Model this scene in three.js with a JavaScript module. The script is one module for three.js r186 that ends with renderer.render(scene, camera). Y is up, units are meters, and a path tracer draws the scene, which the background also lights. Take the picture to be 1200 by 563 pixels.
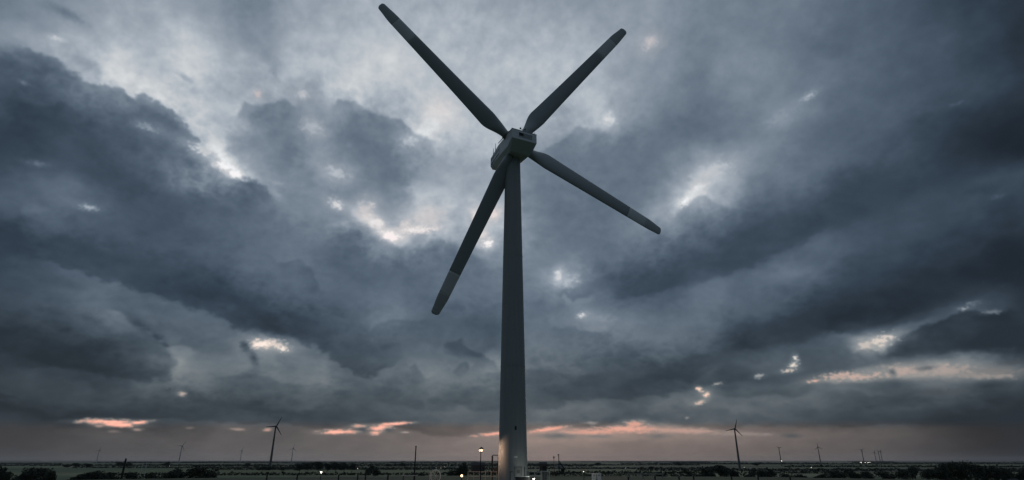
import * as THREE from 'three';
import { mergeGeometries } from 'three/addons/utils/BufferGeometryUtils.js';
import { RoundedBoxGeometry } from 'three/addons/geometries/RoundedBoxGeometry.js';
import { createNoise3D, createNoise2D } from 'simplex-noise';

// ------------------------------------------------------------------ camera, light, exposure
const scene = new THREE.Scene();
const camera = new THREE.PerspectiveCamera(45.89, 1200 / 563, 0.5, 90000);
camera.position.set(0, 3.2, 0);
camera.rotation.set(THREE.MathUtils.degToRad(21.29), 0, 0);
const renderer = new THREE.WebGLRenderer({ antialias: true });
renderer.toneMapping = THREE.LinearToneMapping;
renderer.toneMappingExposure = 1;
renderer.shadowMap.enabled = true;

// the sun has gone down behind the low cloud bank: what is left is weak, warm and very soft
const sun = new THREE.DirectionalLight(new THREE.Color(1, 0.78, 0.64), 0.3);
sun.position.set(60, 50, -560);
sun.target.position.set(0, 15, -66);
sun.castShadow = true;
sun.shadow.radius = 40;
sun.shadow.mapSize.set(2048, 2048);
Object.assign(sun.shadow.camera, { left: -140, right: 140, top: 90, bottom: -60, near: 1, far: 1400 });
scene.add(sun, sun.target);

// ------------------------------------------------------------------ random numbers and noise
function rng(seed) { let s = seed >>> 0; return () => { s = (s + 0x6d2b79f5) | 0; let t = Math.imul(s ^ (s >>> 15), 1 | s); t = (t + Math.imul(t ^ (t >>> 7), 61 | t)) ^ t; return ((t ^ (t >>> 14)) >>> 0) / 4294967296; }; }
const N3 = createNoise3D(rng(11)), N3b = createNoise3D(rng(27)), N2 = createNoise2D(rng(5));
const fbm3 = (n, x, y, z, o, gain = 0.5) => { let s = 0, a = 1, t = 0; for (let i = 0; i < o; i++) { s += a * n(x, y, z); t += a; a *= gain; x = x * 2.03 + 11.3; y = y * 2.03 + 5.7; z = z * 2.03 - 8.1; } return s / t; };
const clamp = (x, a = 0, b = 1) => (x < a ? a : x > b ? b : x), lerp = (a, b, t) => a + (b - a) * t, sstep = (a, b, x) => { const t = clamp((x - a) / (b - a)); return t * t * (3 - 2 * t); };
const R = THREE.MathUtils.degToRad;

// ------------------------------------------------------------------ sky: cloud deck charted in azimuth (0 = towards the turbine, + to the east) and elevation, degrees
const SKY_EL = [0, 0.7, 1.4, 2.1, 2.8, 3.5, 4.3, 5.2, 6.4, 8, 10, 12, 14, 16, 18, 20, 22.5, 25, 27.5, 30, 32.5, 35, 38, 41, 44, 48];
const SKY_AZ0 = -52, SKY_DAZ = 2;
const SKY_GRID = [
  '72 72 72 72 72 72 72 75 80 85 86 87 90 95 96 97 98 101 103 104 107 109 112 114 118 121 125 128 125 122 120 117 115 114 112 109 106 103 100 97 94 91 85 77 67 58 49 49 49 49 49 49 49',
  '66 66 67 67 67 67 68 71 77 81 83 85 88 93 94 95 96 99 101 102 105 107 110 112 115 119 123 126 124 121 119 116 114 113 111 108 106 102 99 96 92 89 83 75 65 56 46 44 44 44 44 44 43',
  '64 64 64 65 65 65 66 68 75 80 81 82 84 90 90 91 93 96 98 99 102 104 105 107 111 117 122 126 125 124 122 118 116 116 113 110 107 103 100 97 91 89 83 75 65 55 45 43 43 43 43 43 43',
  '59 59 60 61 61 62 63 64 71 78 79 78 79 87 87 86 87 91 94 97 98 98 97 98 103 114 124 131 134 134 133 129 127 126 121 116 112 107 103 99 92 89 83 73 62 54 45 42 41 41 41 40 40',
  '48 50 51 53 54 55 58 56 60 63 64 66 73 85 85 84 83 82 85 88 89 91 92 93 98 107 115 121 121 119 115 113 111 110 108 105 101 96 91 85 78 73 69 62 52 48 44 42 43 44 45 46 48',
  '60 57 54 51 49 47 49 50 54 61 63 66 71 80 80 79 78 75 76 79 80 84 88 91 94 97 101 104 100 95 89 88 89 91 93 95 94 91 87 82 79 76 72 67 62 59 53 49 50 52 54 56 58',
  '63 63 63 62 62 61 61 60 64 68 70 73 75 73 69 70 73 75 79 82 84 87 90 93 93 91 96 100 102 101 98 93 92 100 99 96 100 99 95 90 91 88 81 75 75 69 64 59 60 62 65 67 70',
  '64 65 64 64 64 63 65 65 70 75 80 87 88 83 79 81 84 84 82 81 83 90 97 95 93 90 91 92 94 95 96 90 86 93 98 103 93 89 89 88 94 95 90 83 88 83 77 70 72 75 78 81 81',
  '53 56 58 60 62 63 65 61 60 67 82 102 101 92 89 91 93 94 85 82 86 96 106 100 97 98 93 88 85 85 88 83 79 81 87 94 85 84 88 89 88 88 94 92 103 104 96 78 73 68 62 56 49',
  '62 59 56 54 52 51 56 60 65 73 85 104 104 100 101 100 101 103 88 85 96 104 112 112 113 115 106 96 93 89 84 80 76 71 69 71 73 77 84 86 84 84 99 89 76 64 54 43 42 44 45 47 49',
  '73 71 69 67 66 65 69 76 83 85 84 87 91 100 110 102 90 82 87 89 90 97 102 98 95 92 100 108 107 104 100 95 91 90 90 90 74 62 67 73 76 76 81 72 64 61 61 54 50 49 48 47 46',
  '67 70 71 71 72 75 81 91 96 90 84 87 87 76 70 73 78 84 93 100 104 99 94 91 88 86 97 109 108 110 116 113 107 105 102 99 88 78 72 66 62 57 54 55 57 59 61 52 45 44 42 41 42',
  '65 60 61 64 67 74 81 82 86 82 75 69 69 74 80 88 91 95 100 106 112 102 95 95 96 97 102 108 109 112 117 112 102 97 95 100 99 94 90 87 84 75 67 61 58 54 50 46 42 43 44 46 48',
  '86 79 73 68 64 64 73 77 76 78 78 81 86 93 98 103 100 100 102 105 108 104 103 107 109 110 113 116 121 120 107 95 85 82 81 90 92 90 92 97 99 91 80 72 69 61 57 54 48 49 51 55 61',
  '84 90 93 87 83 86 91 87 84 87 88 91 96 103 106 107 100 99 103 105 106 108 111 113 115 117 120 124 132 133 117 106 100 91 83 83 82 80 82 84 86 86 87 80 76 73 70 66 61 62 67 62 53',
  '70 74 79 85 94 102 97 88 85 84 89 97 102 105 110 111 110 111 115 136 143 129 122 122 128 137 131 125 124 121 112 108 112 109 103 101 97 88 82 79 79 76 71 69 74 74 70 74 69 55 46 44 42',
  '72 69 68 70 78 85 81 79 85 93 99 105 108 111 122 127 130 151 162 149 151 164 161 152 157 166 147 126 120 114 111 111 117 127 142 140 133 121 110 101 94 87 77 72 70 67 62 57 51 42 42 44 46',
  '94 95 83 73 76 82 87 94 101 116 143 168 142 128 126 131 132 129 130 125 139 167 170 163 162 162 146 129 123 117 114 112 113 119 132 150 170 152 135 121 113 107 100 92 86 80 70 62 56 49 48 52 51',
  '128 100 91 98 91 99 112 114 122 136 151 159 135 125 118 136 145 132 123 117 130 152 157 157 158 158 144 130 125 120 118 117 116 116 120 128 141 140 137 129 123 109 103 96 94 90 83 76 71 60 51 49 47',
  '126 135 143 130 128 133 152 160 158 160 160 155 133 127 126 139 139 123 121 123 141 164 165 165 167 170 155 140 133 126 126 126 121 117 116 114 111 113 119 122 124 126 117 102 97 90 83 78 68 59 47 45 45',
  '126 126 130 136 147 154 163 161 170 172 159 152 149 144 145 153 149 138 138 141 164 188 184 179 176 172 166 160 151 141 147 153 145 137 131 124 118 115 121 126 127 124 116 109 103 96 88 84 73 63 51 45 45',
  '126 127 129 130 138 148 157 164 171 171 167 160 162 165 167 173 174 175 174 171 173 179 178 176 173 169 172 174 168 162 165 167 158 149 142 135 126 121 129 133 132 124 112 106 99 97 91 82 75 67 56 46 45',
  '126 130 128 135 144 153 157 157 154 149 145 136 147 162 165 171 176 180 184 186 182 178 176 175 175 175 176 176 176 175 171 166 159 152 145 139 134 126 127 128 124 122 122 119 107 99 93 86 79 72 63 51 45',
  '128 129 131 139 149 155 158 156 152 147 137 131 147 158 159 162 167 171 173 174 174 173 172 171 170 169 168 168 167 166 164 161 156 152 149 147 141 132 127 126 124 122 123 124 112 103 96 90 83 76 68 59 48',
  '129 129 136 145 153 157 157 154 150 143 132 138 153 159 160 163 167 168 168 168 168 168 169 169 164 160 160 160 158 156 153 150 148 149 149 147 143 134 128 126 125 123 123 124 118 106 100 93 87 80 73 66 55',
  '129 136 145 153 156 157 155 151 146 136 132 147 158 159 161 165 168 168 168 168 168 169 170 168 164 160 160 160 158 156 153 150 148 149 150 148 145 138 130 127 125 124 122 123 125 115 104 98 92 86 80 73 66',
].map((r) => r.split(' ').map(Number));
// cloud rims: contrast, reach, softness, course of the rim (the thicker cloud lies to its right)
const SKY_RIMS = [
  [0.15, 1.19, 0.13, '-28.31,8.70 -30.05,9.13 -31.36,9.22 -31.90,9.67 -33.03,10.27 -34.21,10.84 -35.27,11.55 -36.64,11.77'],
  [0.16, 1.19, 0.15, '37.79,10.98 35.09,10.72 33.43,10.08 31.21,10.11 28.34,10.77'],
  [0.20, 0.76, 0.10, '30.88,8.41 31.62,8.91 32.25,8.92 32.90,8.44 33.78,8.56'],
  [0.14, 0.85, 0.13, '35.56,7.50 33.16,7.30 30.99,7.33 30.32,6.82 27.96,6.76'],
  [0.12, 1.02, 0.15, '27.90,5.68 25.68,5.29 23.99,5.51 22.16,5.21 19.12,5.47'],
  [0.10, 1.02, 0.17, '0.17,4.51 -3.31,4.66 -4.97,5.13 -6.63,5.43'],
  [0.12, 0.85, 0.13, '-6.08,8.16 -5.43,8.75 -4.68,8.92 -4.07,8.35'],
  [0.10, 1.02, 0.13, '-10.26,8.40 -9.62,8.74 -8.92,8.11 -8.37,7.16'],
  [0.12, 1.19, 0.17, '-31.37,25.29 -30.30,25.22 -29.42,24.64 -27.95,24.63 -26.37,24.62'],
  [0.10, 1.36, 0.17, '-46.14,26.51 -45.42,25.99 -44.55,25.92 -43.30,26.67 -41.38,26.38'],
  [0.12, 1.02, 0.14, '8.84,15.66 6.37,15.15 5.35,16.20 4.88,15.36'],
  [0.10, 1.36, 0.21, '41.09,4.12 37.11,4.49 33.74,4.42 30.04,4.04'],
  [0.10, 1.36, 0.17, '27.81,5.90 30.28,5.28 31.40,4.67 35.01,5.01 38.70,4.52'],
  [0.10, 1.19, 0.17, '3.48,12.42 5.66,12.80 7.79,12.08 10.35,12.25'],
  [0.20, 2.38, 0.17, '-48.17,29.38 -46.59,29.72 -45.63,30.01 -44.67,29.60 -42.42,28.91 -40.34,29.54 -38.59,29.30 -36.55,29.53 -34.36,28.62 -32.32,26.90 -29.91,25.54 -28.73,25.02 -26.78,24.70 -25.19,23.87 -23.91,22.96'],
  [0.17, 2.04, 0.17, '-10.22,10.36 -11.91,8.52 -13.29,7.68 -15.30,7.77 -16.35,8.75 -18.66,9.82 -21.05,10.46 -24.12,11.00 -26.51,11.09 -28.28,12.35 -31.47,13.08 -36.41,13.92 -40.67,14.78 -43.74,14.37'],
  [0.18, 1.70, 0.21, '-34.59,11.21 -33.07,10.48 -31.72,9.41 -30.58,7.86 -30.49,6.38 -33.53,6.24 -35.89,6.40 -37.91,6.76 -39.77,6.84 -41.79,6.88'],
  [0.12, 1.19, 0.13, '40.69,2.53 35.61,2.65 29.79,2.76 23.20,2.64 18.18,2.65 14.85,3.22 12.16,3.64 9.76,3.29 7.33,2.84 4.50,3.09 1.63,2.63 -3.26,2.32 -6.49,2.08 -9.71,2.60 -12.91,3.17 -17.45,2.74 -21.14,3.04 -27.31,3.10 -32.90,3.20 -35.72,3.15 -37.79,2.88 -40.82,3.06'],
  [0.26, 1.36, 0.13, '32.75,8.31 33.81,8.98 34.99,9.69 36.46,10.20 39.15,10.85 41.00,10.76 42.78,10.73'],
  [0.16, 1.19, 0.17, '42.08,8.04 39.54,8.02 36.81,7.99 34.77,7.85 33.24,7.71'],
  [0.15, 1.19, 0.13, '27.55,6.35 30.42,6.04 34.10,6.13 36.38,6.10 41.47,5.62'],
  [0.14, 2.21, 0.34, '32.21,20.03 27.95,18.49 23.94,17.16 19.00,15.83 13.97,15.31 9.68,15.03'],
  [0.13, 1.87, 0.25, '42.07,11.89 35.18,11.13 28.57,10.15 24.26,9.61 20.57,9.71'],
  [0.15, 1.53, 0.17, '22.80,7.12 18.61,6.25 15.49,5.81 11.51,5.51 8.27,5.41 4.98,5.28 3.31,4.74 1.24,4.59'],
  [0.12, 1.36, 0.25, '30.57,6.80 27.97,6.83 25.91,6.66 23.05,6.36 20.92,6.76'],
  [0.10, 1.53, 0.25, '-3.33,5.46 -5.78,4.80 -9.85,4.76 -13.88,5.31'],
  [0.12, 1.53, 0.25, '-0.86,10.52 -3.42,9.67 -5.55,9.81 -7.30,10.93'],
  [0.12, 1.36, 0.17, '-7.30,10.93 -5.18,11.31 -4.46,10.16 -1.71,9.52 -0.42,7.88'],
  [0.10, 1.19, 0.17, '-3.38,7.87 -0.85,8.54 0.00,8.21 3.40,8.52 6.74,7.83 10.07,8.09'],
  [0.10, 1.36, 0.17, '-27.95,6.69 -24.62,7.32 -21.63,6.58 -17.89,6.58 -14.72,5.91'],
  [0.10, 1.53, 0.17, '0.00,29.12 3.95,30.75 7.96,32.22 11.79,31.27'],
  [0.14, 1.19, 0.17, '-29.99,29.64 -29.35,31.50 -27.71,31.58 -25.73,32.34 -23.91,31.94'],
  [0.14, 1.19, 0.17, '-20.96,32.49 -20.13,33.66 -17.81,33.79 -16.99,33.35 -15.30,32.77 -12.89,32.64 -10.82,31.19 -7.89,30.99'],
  [0.12, 1.70, 0.25, '-18.82,24.34 -16.44,22.71 -13.60,20.70 -11.79,20.16 -7.35,21.09 -5.03,19.97 -1.82,18.83'],
  [0.12, 1.87, 0.51, '43.28,12.64 39.43,12.02 36.52,11.79 33.95,11.08'],
  [0.14, 1.53, 0.21, '17.23,22.04 18.73,23.69 20.50,24.12 22.47,23.18 24.00,22.54'],
  [0.08, 2.55, 0.51, '8.31,6.20 13.29,7.68 21.09,7.97 26.66,7.05'],
  [0.09, 1.19, 0.17, '-14.45,11.49 -13.31,12.53 -11.94,13.26 -10.39,12.83 -8.28,13.40'],
  [0.09, 1.19, 0.17, '-23.96,17.31 -21.76,18.39 -19.79,16.98 -19.06,15.01'],
].map(([amp, w, s, c]) => { const p = c.split(' ').map((q) => q.split(',').map(Number)); const az = p.map((q) => q[0]), el = p.map((q) => q[1]), m = w * 4; return { amp, w, s, p, box: [Math.min(...az) - m * 1.4, Math.max(...az) + m * 1.4, Math.min(...el) - m, Math.max(...el) + m] }; });
// gaps and wisps: azimuth, elevation, half width, half height, turn, level, warmth
const SKY_PATCHES = [
  '-29.88 25.39 1.02 0.53 11 227 0.10',
  '-32.05 26.35 1.45 0.59 12 191 0.02',
  '-28.79 24.93 0.55 0.31 7 244 0.20',
  '-39.37 19.49 0.83 0.28 -1 170 0.00',
  '-40.79 19.68 0.75 0.34 14 108 0.00',
  '-43.39 21.90 0.71 0.26 -9 112 0.00',
  '-43.57 19.58 1.09 0.59 7 92 0.00',
  '-45.99 27.46 0.39 0.19 9 118 0.00',
  '-36.62 27.06 1.21 0.42 3 150 0.00',
  '-45.07 31.43 0.67 0.25 -3 184 0.05',
  '-37.79 13.47 0.89 0.34 5 98 0.00',
  '-40.28 13.22 1.56 0.53 -3 76 0.00',
  '-24.88 23.92 0.44 0.95 -46 153 0.00',
  '-24.79 24.82 0.88 0.32 19 159 0.00',
  '-18.73 23.69 1.10 0.57 22 196 0.10',
  '-19.13 26.69 1.41 0.81 11 176 0.05',
  '-22.34 30.49 1.21 0.79 8 170 0.08',
  '-15.66 23.63 1.05 1.17 -6 191 0.20',
  '-12.94 21.18 1.15 0.59 5 244 0.35',
  '-14.64 22.30 1.30 0.75 19 207 0.20',
  '-11.51 22.30 1.00 0.85 -4 196 0.20',
  '-9.31 23.29 1.85 1.19 -4 189 0.20',
  '-10.13 21.97 2.01 0.42 -8 222 0.25',
  '-3.74 22.93 0.77 1.72 -11 214 0.30',
  '-2.58 20.97 0.69 0.52 -1 244 0.20',
  '-2.17 23.99 0.86 0.77 -1 210 0.35',
  '-8.56 33.83 1.49 1.22 -5 200 0.15',
  '-11.74 30.69 1.15 0.66 -6 182 0.00',
  '-23.73 33.39 0.74 0.53 -14 182 0.12',
  '-28.13 32.41 0.42 0.45 -16 184 0.40',
  '-17.81 33.79 0.47 0.79 -30 184 0.00',
  '-23.46 10.05 1.87 0.54 -1 205 0.35',
  '-24.10 9.93 1.07 0.38 -7 244 0.40',
  '-22.07 9.69 0.66 0.31 16 233 0.30',
  '4.95 17.57 0.51 0.86 7 216 0.05',
  '5.92 17.20 1.53 1.02 2 170 0.00',
  '7.26 13.60 0.67 0.34 -8 233 0.10',
  '8.70 13.22 2.00 0.67 2 139 0.00',
  '11.15 32.80 0.98 0.81 6 200 0.00',
  '10.31 34.50 1.15 1.77 16 177 0.00',
  '16.83 39.25 1.00 0.75 -19 182 0.30',
  '20.41 25.28 1.08 0.41 -26 218 0.05',
  '18.59 23.96 0.86 0.33 -47 222 0.05',
  '21.41 26.20 2.60 1.29 -22 182 0.05',
  '22.49 24.40 1.36 1.12 10 159 0.00',
  '16.35 23.47 1.28 0.58 7 155 0.00',
  '31.93 31.20 0.86 0.36 -17 170 0.00',
  '29.03 30.03 1.52 0.75 -14 145 0.00',
  '42.79 27.00 0.80 0.20 3 90 0.00',
  '42.09 27.76 1.62 0.59 3 72 0.00',
  '43.37 19.23 0.60 0.26 -3 86 0.00',
  '42.61 20.07 1.53 0.53 3 64 0.00',
  '39.86 11.54 0.67 0.23 4 115 0.10',
  '39.24 11.24 0.42 0.17 -1 170 0.10',
  '40.83 10.72 0.70 0.20 4 115 0.10',
  '33.24 9.46 1.44 0.64 -6 207 0.28',
  '31.91 9.10 0.68 0.50 6 191 0.30',
  '29.62 6.86 1.78 0.32 -4 188 0.50',
  '31.17 6.62 3.20 0.35 1 182 0.50',
  '34.27 6.94 1.73 0.55 5 173 0.45',
  '37.07 6.70 2.26 0.53 5 168 0.42',
  '40.15 6.29 1.98 0.44 5 118 0.40',
  '39.07 6.07 3.05 0.26 5 145 0.40',
  '26.13 7.97 0.48 0.30 -16 222 0.20',
  '25.63 7.49 0.82 0.22 -4 205 0.40',
  '26.36 8.55 0.27 0.37 4 227 0.10',
  '23.17 7.18 0.57 0.23 -7 159 0.05',
  '27.38 6.50 0.79 0.15 0 202 0.65',
  '17.85 6.20 0.45 0.23 32 239 0.50',
  '18.40 5.72 0.37 0.31 -28 233 0.50',
  '17.71 5.05 0.60 0.19 -13 216 0.45',
  '19.57 6.67 0.52 0.15 -8 165 0.15',
  '16.43 3.72 0.17 0.12 1 142 0.20',
  '-29.46 5.32 0.38 0.21 7 182 0.40',
  '-34.11 2.92 1.92 0.17 -1 253 1.00',
  '-33.38 2.72 1.37 0.17 1 253 1.00',
  '-32.07 2.93 0.83 0.11 -10 253 1.00',
  '-34.76 2.58 0.39 0.08 -2 159 0.80',
  '-33.67 2.19 0.45 0.08 -1 115 0.70',
  '-32.14 2.36 0.47 0.09 -1 148 0.80',
  '-16.14 2.49 1.81 0.19 -1 246 1.00',
  '-14.36 3.00 0.54 0.17 -1 246 1.00',
  '-12.41 2.88 1.01 0.27 -1 253 1.00',
  '-11.19 3.27 1.58 0.14 -4 253 1.00',
  '-12.84 2.42 0.54 0.17 -1 228 0.90',
  '-10.10 2.52 0.55 0.08 -0 170 0.40',
  '-24.70 2.57 0.61 0.11 3 148 0.80',
  '-22.28 2.58 0.35 0.13 -1 180 0.90',
  '-28.38 2.59 0.38 0.08 -1 115 0.70',
  '3.27 2.79 1.95 0.17 -8 225 1.00',
  '7.31 2.54 3.85 0.25 0 201 0.90',
  '11.31 2.81 3.30 0.30 1 213 0.90',
  '11.74 3.26 0.94 0.31 1 206 0.90',
  '15.93 2.61 3.93 0.24 3 174 0.80',
  '-1.79 2.40 2.12 0.15 -5 223 1.00',
  '7.51 3.38 0.81 0.15 0 142 0.40',
  '21.03 2.24 2.84 0.15 1 139 0.70',
  '-25.22 9.76 0.56 0.45 35 64 0.00',
  '-24.34 8.69 0.35 0.68 -29 68 0.00',
  '-14.11 2.71 0.62 0.30 -1 76 0.25',
  '-11.70 2.73 0.55 0.23 -1 82 0.30',
  '4.47 2.24 1.78 0.28 0 104 0.45',
  '8.09 2.15 1.28 0.15 0 118 0.50',
  '13.74 2.11 1.08 0.19 1 112 0.50',
  '24.95 2.04 0.80 0.18 1 84 0.40',
  '34.77 8.67 0.81 0.69 -19 58 0.05',
  '33.43 6.87 0.29 0.34 5 90 0.20',
  '35.73 6.95 0.67 0.20 -3 95 0.25',
  '41.31 6.93 1.06 0.25 -4 78 0.20',
  '-31.75 39.04 1.33 1.09 -21 120 0.00',
  '-29.82 37.56 1.23 1.69 -37 139 0.00',
  '-28.04 35.94 0.70 1.45 -39 139 0.00',
  '-26.84 34.41 0.29 0.89 -38 145 0.00',
  '-34.99 32.02 0.63 0.25 20 157 0.00',
  '-45.14 33.52 1.25 0.37 6 112 0.00',
  '36.42 5.05 2.70 0.39 4 80 0.15',
  '-30.57 6.80 0.06 0.07 -4 80 0.00',
].map((l) => { const [az, el, rx, ry, rot, level, warm] = l.split(' ').map(Number); return { az, el, rx, ry, c: Math.cos(R(rot)), s: Math.sin(R(rot)), ce: Math.cos(R(el)), level, warm, m: Math.max(rx, ry) * 2.3 }; });

const cubic = (a, b, c, d, t) => b + 0.5 * t * (c - a + t * (2 * a - 5 * b + 4 * c - d + t * (3 * (b - c) + d - a)));
function chart(az, el) {
  const rows = SKY_EL.length, cols = SKY_GRID[0].length;
  let j = 0; while (j < rows - 2 && el > SKY_EL[j + 1]) j++;
  const v = clamp((el - SKY_EL[j]) / (SKY_EL[j + 1] - SKY_EL[j])), u = clamp((az - SKY_AZ0) / SKY_DAZ, 0, cols - 1.001), i = Math.floor(u), fu = u - i;
  const at = (r) => { const g = SKY_GRID[clamp(r, 0, rows - 1)]; return cubic(g[Math.max(0, i - 1)], g[i], g[i + 1], g[Math.min(cols - 1, i + 2)], fu); };
  return cubic(at(j - 1), at(j), at(j + 1), at(j + 2), v);
}
const SKY_MEAN = SKY_GRID.map((row, j) => row.map((_, i) => { let t = 0, n = 0; for (let b = -3; b <= 3; b++) for (let a = -4; a <= 4; a++) { const r = SKY_GRID[j + b]; if (r && r[i + a] !== undefined && SKY_EL[j] > 4) { t += r[i + a]; n++; } } return n ? t / n : SKY_GRID[j][i]; }));
SKY_GRID.forEach((row, j) => row.forEach((v, i) => { row[i] = v * Math.pow(v / SKY_MEAN[j][i], 0.22); }));      // denser cloud reads darker, thin cloud lighter
const toLinear = (c) => { c /= 255; return c <= 0.04045 ? c / 12.92 : Math.pow((c + 0.055) / 1.055, 2.4); };
function makeSky(W, H) {
  const data = new Float32Array(W * H * 4), out = [0, 0, 0];
  for (let row = 0; row < H; row++) {
    const el = ((row + 0.5) / H) * 180 - 90;
    for (let col = 0; col < W; col++) {
      const k = (row * W + col) * 4;
      data[k + 3] = 1;
      if (el < -0.4) { data[k] = data[k + 1] = data[k + 2] = 0.02; continue; }
      let az = ((col + 0.5) / W) * 360 - 90; if (az > 180) az -= 360;
      const e = Math.max(0, el), ca = Math.cos(R(az)), sa = Math.sin(R(az)), g = e + 7 * Math.log(1 + e / 3);      // cloud forms flatten towards the horizon
      const near = Math.abs(az) < 58 && e < 52, q = 57.3;
      const x = sa * q, y = ca * q;
      // ragged billows: bend the chart with noise
      const sc = near ? 1 : 0.9;
      const o = near ? 6 : 4;
      const lift = clamp(e / 5, 0.12, 1);
      const w1 = fbm3(N3, x / 9, y / 9, g / 9, o, 0.55), w2 = fbm3(N3b, x / 9 + 40, y / 9, g / 9, o, 0.55);
      const puff = near ? 1 - 2 * Math.abs(fbm3(N3, x / 3.6, y / 3.6 + 20, g / 3.2, 5, 0.58)) : 0, puff2 = near ? 1 - 2 * Math.abs(fbm3(N3b, x / 3.6 - 30, y / 3.6, g / 3.2, 5, 0.58)) : 0;
      const calm = lerp(0.45, 1, sstep(34, 8, az)) * lerp(1, 0.5, sstep(27, 36, e));                              // the eastern cloud is smoother
      const da = (w1 * 2.1 + (puff - 0.6) * 0.8 * calm) * sc * lerp(0.5, 1, lift), de = (w2 * 1.5 + (puff2 - 0.6) * 0.65 * calm) * lift;
      let L;
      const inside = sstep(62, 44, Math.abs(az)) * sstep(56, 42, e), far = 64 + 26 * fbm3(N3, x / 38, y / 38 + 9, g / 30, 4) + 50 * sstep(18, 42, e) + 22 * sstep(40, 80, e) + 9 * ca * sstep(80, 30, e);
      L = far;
      let warm = 0;
      const cz = Math.max(0.2, ca);
      if (near) {
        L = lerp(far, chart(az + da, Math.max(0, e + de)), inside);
        // rims of cloud
        const fine = fbm3(N3b, x / 2.6, y / 2.6, g / 2.4, 5, 0.6), ce = Math.cos(R(e));
        let mul = 1;
        for (const r of SKY_RIMS) {
          if (az < r.box[0] || az > r.box[1] || e < r.box[2] || e > r.box[3]) continue;
          let best = 1e9, side = 0, along = 0; const n = r.p.length - 1;
          for (let i = 0; i < n; i++) {
            const ax = (r.p[i][0] - az) * ce, ay = r.p[i][1] - e, bx = (r.p[i + 1][0] - az) * ce, by = r.p[i + 1][1] - e, dx = bx - ax, dy = by - ay, l2 = dx * dx + dy * dy;
            const t = clamp(-(ax * dx + ay * dy) / l2), px = ax + dx * t, py = ay + dy * t, d2 = px * px + py * py;
            if (d2 < best) { best = d2; side = dx * -ay - dy * -ax; along = (i + t) / n; }
          }
          const ends = sstep(0, 0.12, along) * sstep(1, 0.88, along);
          let d = Math.sqrt(best) * (side < 0 ? 1 : -1);                            // + on the thick side
          d += fine * (0.55 * Math.min(1.6, r.w * 0.55)) + w1 * 0.5 * Math.min(1, lift + 0.2);
          mul *= 1 - r.amp * ends * Math.tanh(d / r.s) * Math.exp(-Math.abs(d) / r.w);
        }
        L *= mul * (1 + 0.1 * sstep(0.9, 0, e));
        // warm air under the bank
        const bank = 3.33 * cz + fine * 0.16;
        const mid = 0.46 + 0.32 * Math.exp(-(((az - 9) / 22) ** 2));
        warm = mid * sstep(bank + 0.35, bank - 0.45, e) + 0.1 * sstep(9, 2, e);
        // gaps and wisps
        for (const b of SKY_PATCHES) {
          const dx = (az - b.az) * b.ce, dy = b.el - e;
          if (dx > b.m || dx < -b.m || dy > b.m || dy < -b.m) continue;
          const rx = (dx * b.c + dy * b.s) / b.rx, ry = (-dx * b.s + dy * b.c) / b.ry, rr = Math.sqrt(rx * rx + ry * ry);
          const q2 = 1.5 / clamp(b.ry * 1.1, 0.35, 2.2), flat = lerp(0.2, 0.6, sstep(4, 8, b.el)), rag = fbm3(N3, x * q2 * flat + b.az, y * q2 * flat, e * q2 + b.el, 5, 0.62) * lerp(0.75, 1, sstep(4, 8, b.el));
          const bright = b.level > L, edge = sstep(2.3, 1.5, rr);
          const halo = Math.exp(-rr * rr * (bright ? 0.55 : 0.9)) * edge * (1 + 0.5 * rag);
          const high = sstep(9, 14, b.el), lowBand = sstep(5, 3.5, b.el);
          const core = sstep(bright ? lerp(1.0, 1.3, Math.max(high, lowBand)) : 1.5, bright ? lerp(lerp(0.12, -0.25, high), 0.45, lowBand) : -0.2, rr + rag * (bright ? lerp(1.3, 1.1, high) : 0.7) + fine * 0.4) * edge;
          const w = bright ? clamp((0.24 * sstep(0.25, 0.7, b.ry) + 0.16) * halo + 0.9 * core * (0.62 + 0.38 * sstep(1, 0.2, rr + rag * 0.5))) : clamp(0.3 * halo + 0.6 * core);
          L = lerp(L, b.level, w); warm = lerp(warm, b.warm * (b.el > 7 ? 0.55 : 1), clamp(w * 1.15));
        }
        L *= 1 + (0.055 * fbm3(N3, x / 3.4, y / 3.4, g / 2.6, 5, 0.6) + 0.035 * (puff2 - 0.6) * calm) * lerp(0.35, 1, sstep(1, 6, e)) + 0.035 * fine;
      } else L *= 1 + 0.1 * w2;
      L = clamp(L + 0.38 * Math.max(0, L - 158) * sstep(8, 14, e), 20, 250);
      const s = sstep(30, 175, L), pale = sstep(160, 215, L), low = sstep(16, 4, e);
      const cr = L * (lerp(0.785, 0.937, s) + 0.045 * pale + 0.05 * low), cg = L * (1.0 + 0.005 * low), cb = L * (lerp(1.23, 1.07, s) - 0.055 * pale - 0.085 * low);
      const hot = sstep(120, 210, L);
      const wr = L * lerp(1.1, 1.1, hot), wg = L * lerp(0.965, 0.79, hot), wb = L * lerp(0.91, 0.7, hot);
      const wt = clamp(warm);
      data[k] = toLinear(lerp(cr, wr, wt)); data[k + 1] = toLinear(lerp(cg, wg, wt)); data[k + 2] = toLinear(lerp(cb, wb, wt));
    }
  }
  const t = new THREE.DataTexture(data, W, H, THREE.RGBAFormat, THREE.FloatType);
  t.mapping = THREE.EquirectangularReflectionMapping; t.magFilter = t.minFilter = THREE.LinearFilter; t.needsUpdate = true;
  return t;
}
const skyTexture = makeSky(4096, 2048);
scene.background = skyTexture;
scene.environment = skyTexture;

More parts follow.
